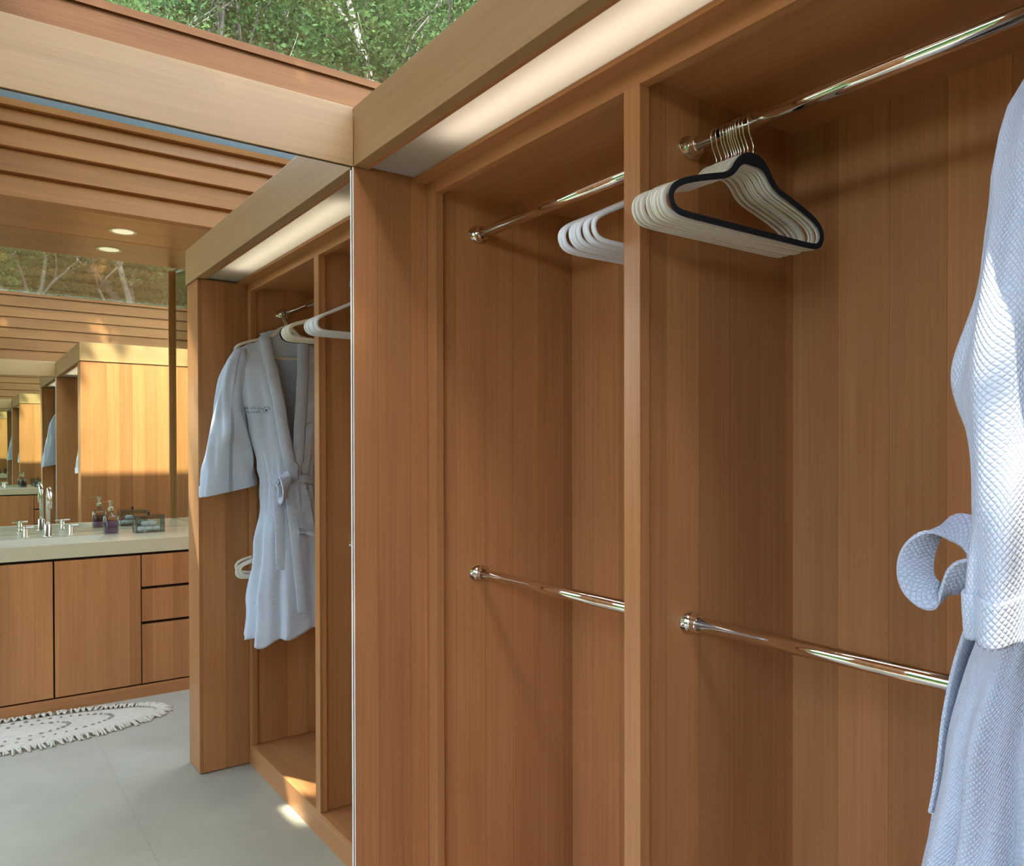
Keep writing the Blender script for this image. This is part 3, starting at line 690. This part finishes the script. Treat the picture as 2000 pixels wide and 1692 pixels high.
def tufts(m, centers, rnd, per, spread, sz):
    for c, d in centers:
        for k in range(per):
            q = Vector((rnd.gauss(0, 1), rnd.gauss(0, 1), rnd.gauss(0, .75)))*spread+c
            a = Vector((rnd.gauss(0, 1), rnd.gauss(0, 1), rnd.gauss(0, .7)+.4)).normalized(); b = a.orthogonal().normalized(); b = Matrix.Rotation(rnd.uniform(0, 6.28), 3, a) @ b
            L = sz*rnd.uniform(.6, 1.5); w_ = L*.28
            m.add([q-b*w_*.4, q+a*L*.5-b*w_, q+a*L, q+a*L*.5+b*w_, q+b*w_*.4], [(0, 1, 2, 3, 4)])
def tree(name, base, H, r, seed, leaf, per, sz, label, lean=(0, 0, 1), extra=None, dep=4):
    rnd = random.Random(seed); root = empty(name, base, label, 'tree', 'trees beyond the glass roof')
    m = MB(); tips = []
    branch(m, Vector(base), Vector(lean).normalized(), H, r, dep, rnd, tips)
    part(m, 'trunk', BARK, root, smooth=True)
    lm = MB(); tufts(lm, tips, rnd, per*6, 0.34, sz*.36)
    if extra: tufts(lm, extra, rnd, per, 0.5, sz)
    tag(part(lm, 'foliage', leaf, root), kind='stuff'); return root
tree('cypress_tree', (4.3, 9.6, -0.4), 4.6, .19, 3, LEAF2, 26, .15, 'gnarled pale trunk of a cypress spreading just above the closet valance')
tree('cypress_tree', (1.3, 10.5, -0.4), 3.6, .16, 11, LEAF2, 26, .15, 'bright green cypress at the upper left, above the orange skylight edge')
tree('cypress_tree', (7.6, 11.0, -0.4), 4.6, .17, 21, LEAF2, 26, .15, 'dense green cypress to the right of the gnarled pale trunk')
tree('cypress_tree', (-1.9, 12.0, -0.4), 4.0, .2, 31, LEAF, 22, .2, 'cypress farthest left behind the mirror wall')
tree('cypress_tree', (5.5, 15, -0.4), 5.6, .25, 41, LEAF, 26, .26, 'taller dark cypress standing behind the gnarled pale trunk')
tree('cypress_tree', (1.6, 15.5, -0.4), 4.6, .25, 51, LEAF2, 26, .26, 'taller bright cypress standing behind the left one')
tree('cypress_tree', (6.6, 13.2, -0.4), 6.4, .22, 61, LEAF2, 28, .2, 'tall bright cypress rising at the right end of the skylight view')
tree('cypress_tree', (9.5, 15.5, -0.4), 6.8, .24, 71, LEAF2, 28, .24, 'tallest cypress far behind the closet valance')
tree('cypress_tree', (3.2, 13.0, -0.4), 4.0, .18, 81, LEAF2, 28, .2, 'low spreading cypress seen only in the vanity mirror')

# unseen tree, its crown added and shaped to block sun over the roof
rnd = random.Random(5); cs = []
for i in range(620):
    x = rnd.uniform(-0.92, 1.45); y0 = -2.02 if x > -0.40 else (-2.20 if x > -0.66 else -2.58)
    y = rnd.uniform(y0, 2.0) if i % 3 else rnd.uniform(y0, y0+0.8); z = rnd.uniform(6.2, 6.5); cs.append((Vector((x-0.284*(z-6.35), y-0.57*(z-6.35)+0.03, z)), None))
rt = empty('sun_block_tree', (3.6, 4.9, -0.4), 'unseen tree whose crown is shaped to keep sun off the glass roof', 'tree')
rt_m = MB(); pth = smoothpath([(3.6, 4.9, -.4), (3.5, 4.8, 3.5), (3.0, 3.8, 5.6), (1.8, 2.2, 6.3), (0.5, 0.2, 6.5)], 2)
rt_m.sweep(pth, circ(1, 8), False, Vector((1, 0, .1)).normalized(), [(0.17*(1-.7*i/len(pth)),)*2 for i in range(len(pth))])
part(rt_m, 'trunk', BARK, rt, smooth=True)
lm = MB(); tufts(lm, cs, rnd, 55, 0.085, .11); tag(part(lm, 'foliage', LEAF, rt), kind='stuff')
# leafy slope that closes the view
hm = MB(); P_ = []; n1, n2 = 60, 24
for j in range(n2):
    row = []
    for i in range(n1):
        x = -22+48*i/(n1-1); t = j/(n2-1); y = 19+6*t; z = -0.5+27*t
        k = noise.noise(Vector((x*.5, y*.5, z*.5)))*1.2+noise.noise(Vector((x*2, y*2, z*2)))*.5; row.append((x, y-k, z+k*.4))
    P_.append(row)
hm.grid(P_, [[(0, 0)]*n1]*n2); hs = struct(hm, 'hillside', LEAF, smooth=False)
hb = MB(); P_ = []  # unseen foliage added on the left to cut low sky light
for j in range(14):
    row = []
    for i in range(60):
        y = -9+20*i/59; t = j/13; x = -5.2-1.6*t**3; z = -0.4+3.2*math.sin(t*PI/2)
        k = noise.noise(Vector((x*2, y*2, z*2)))*.25; row.append((x-k, y, z+k*.3))
    P_.append(row)
hb.grid(P_, [[(0, 0)]*60]*14); hg = hb.build('sky_block_hedge', LEAF); tag(hg, 'unseen clipped foliage added to block low sky light outside the left window', 'sky_block_hedge')
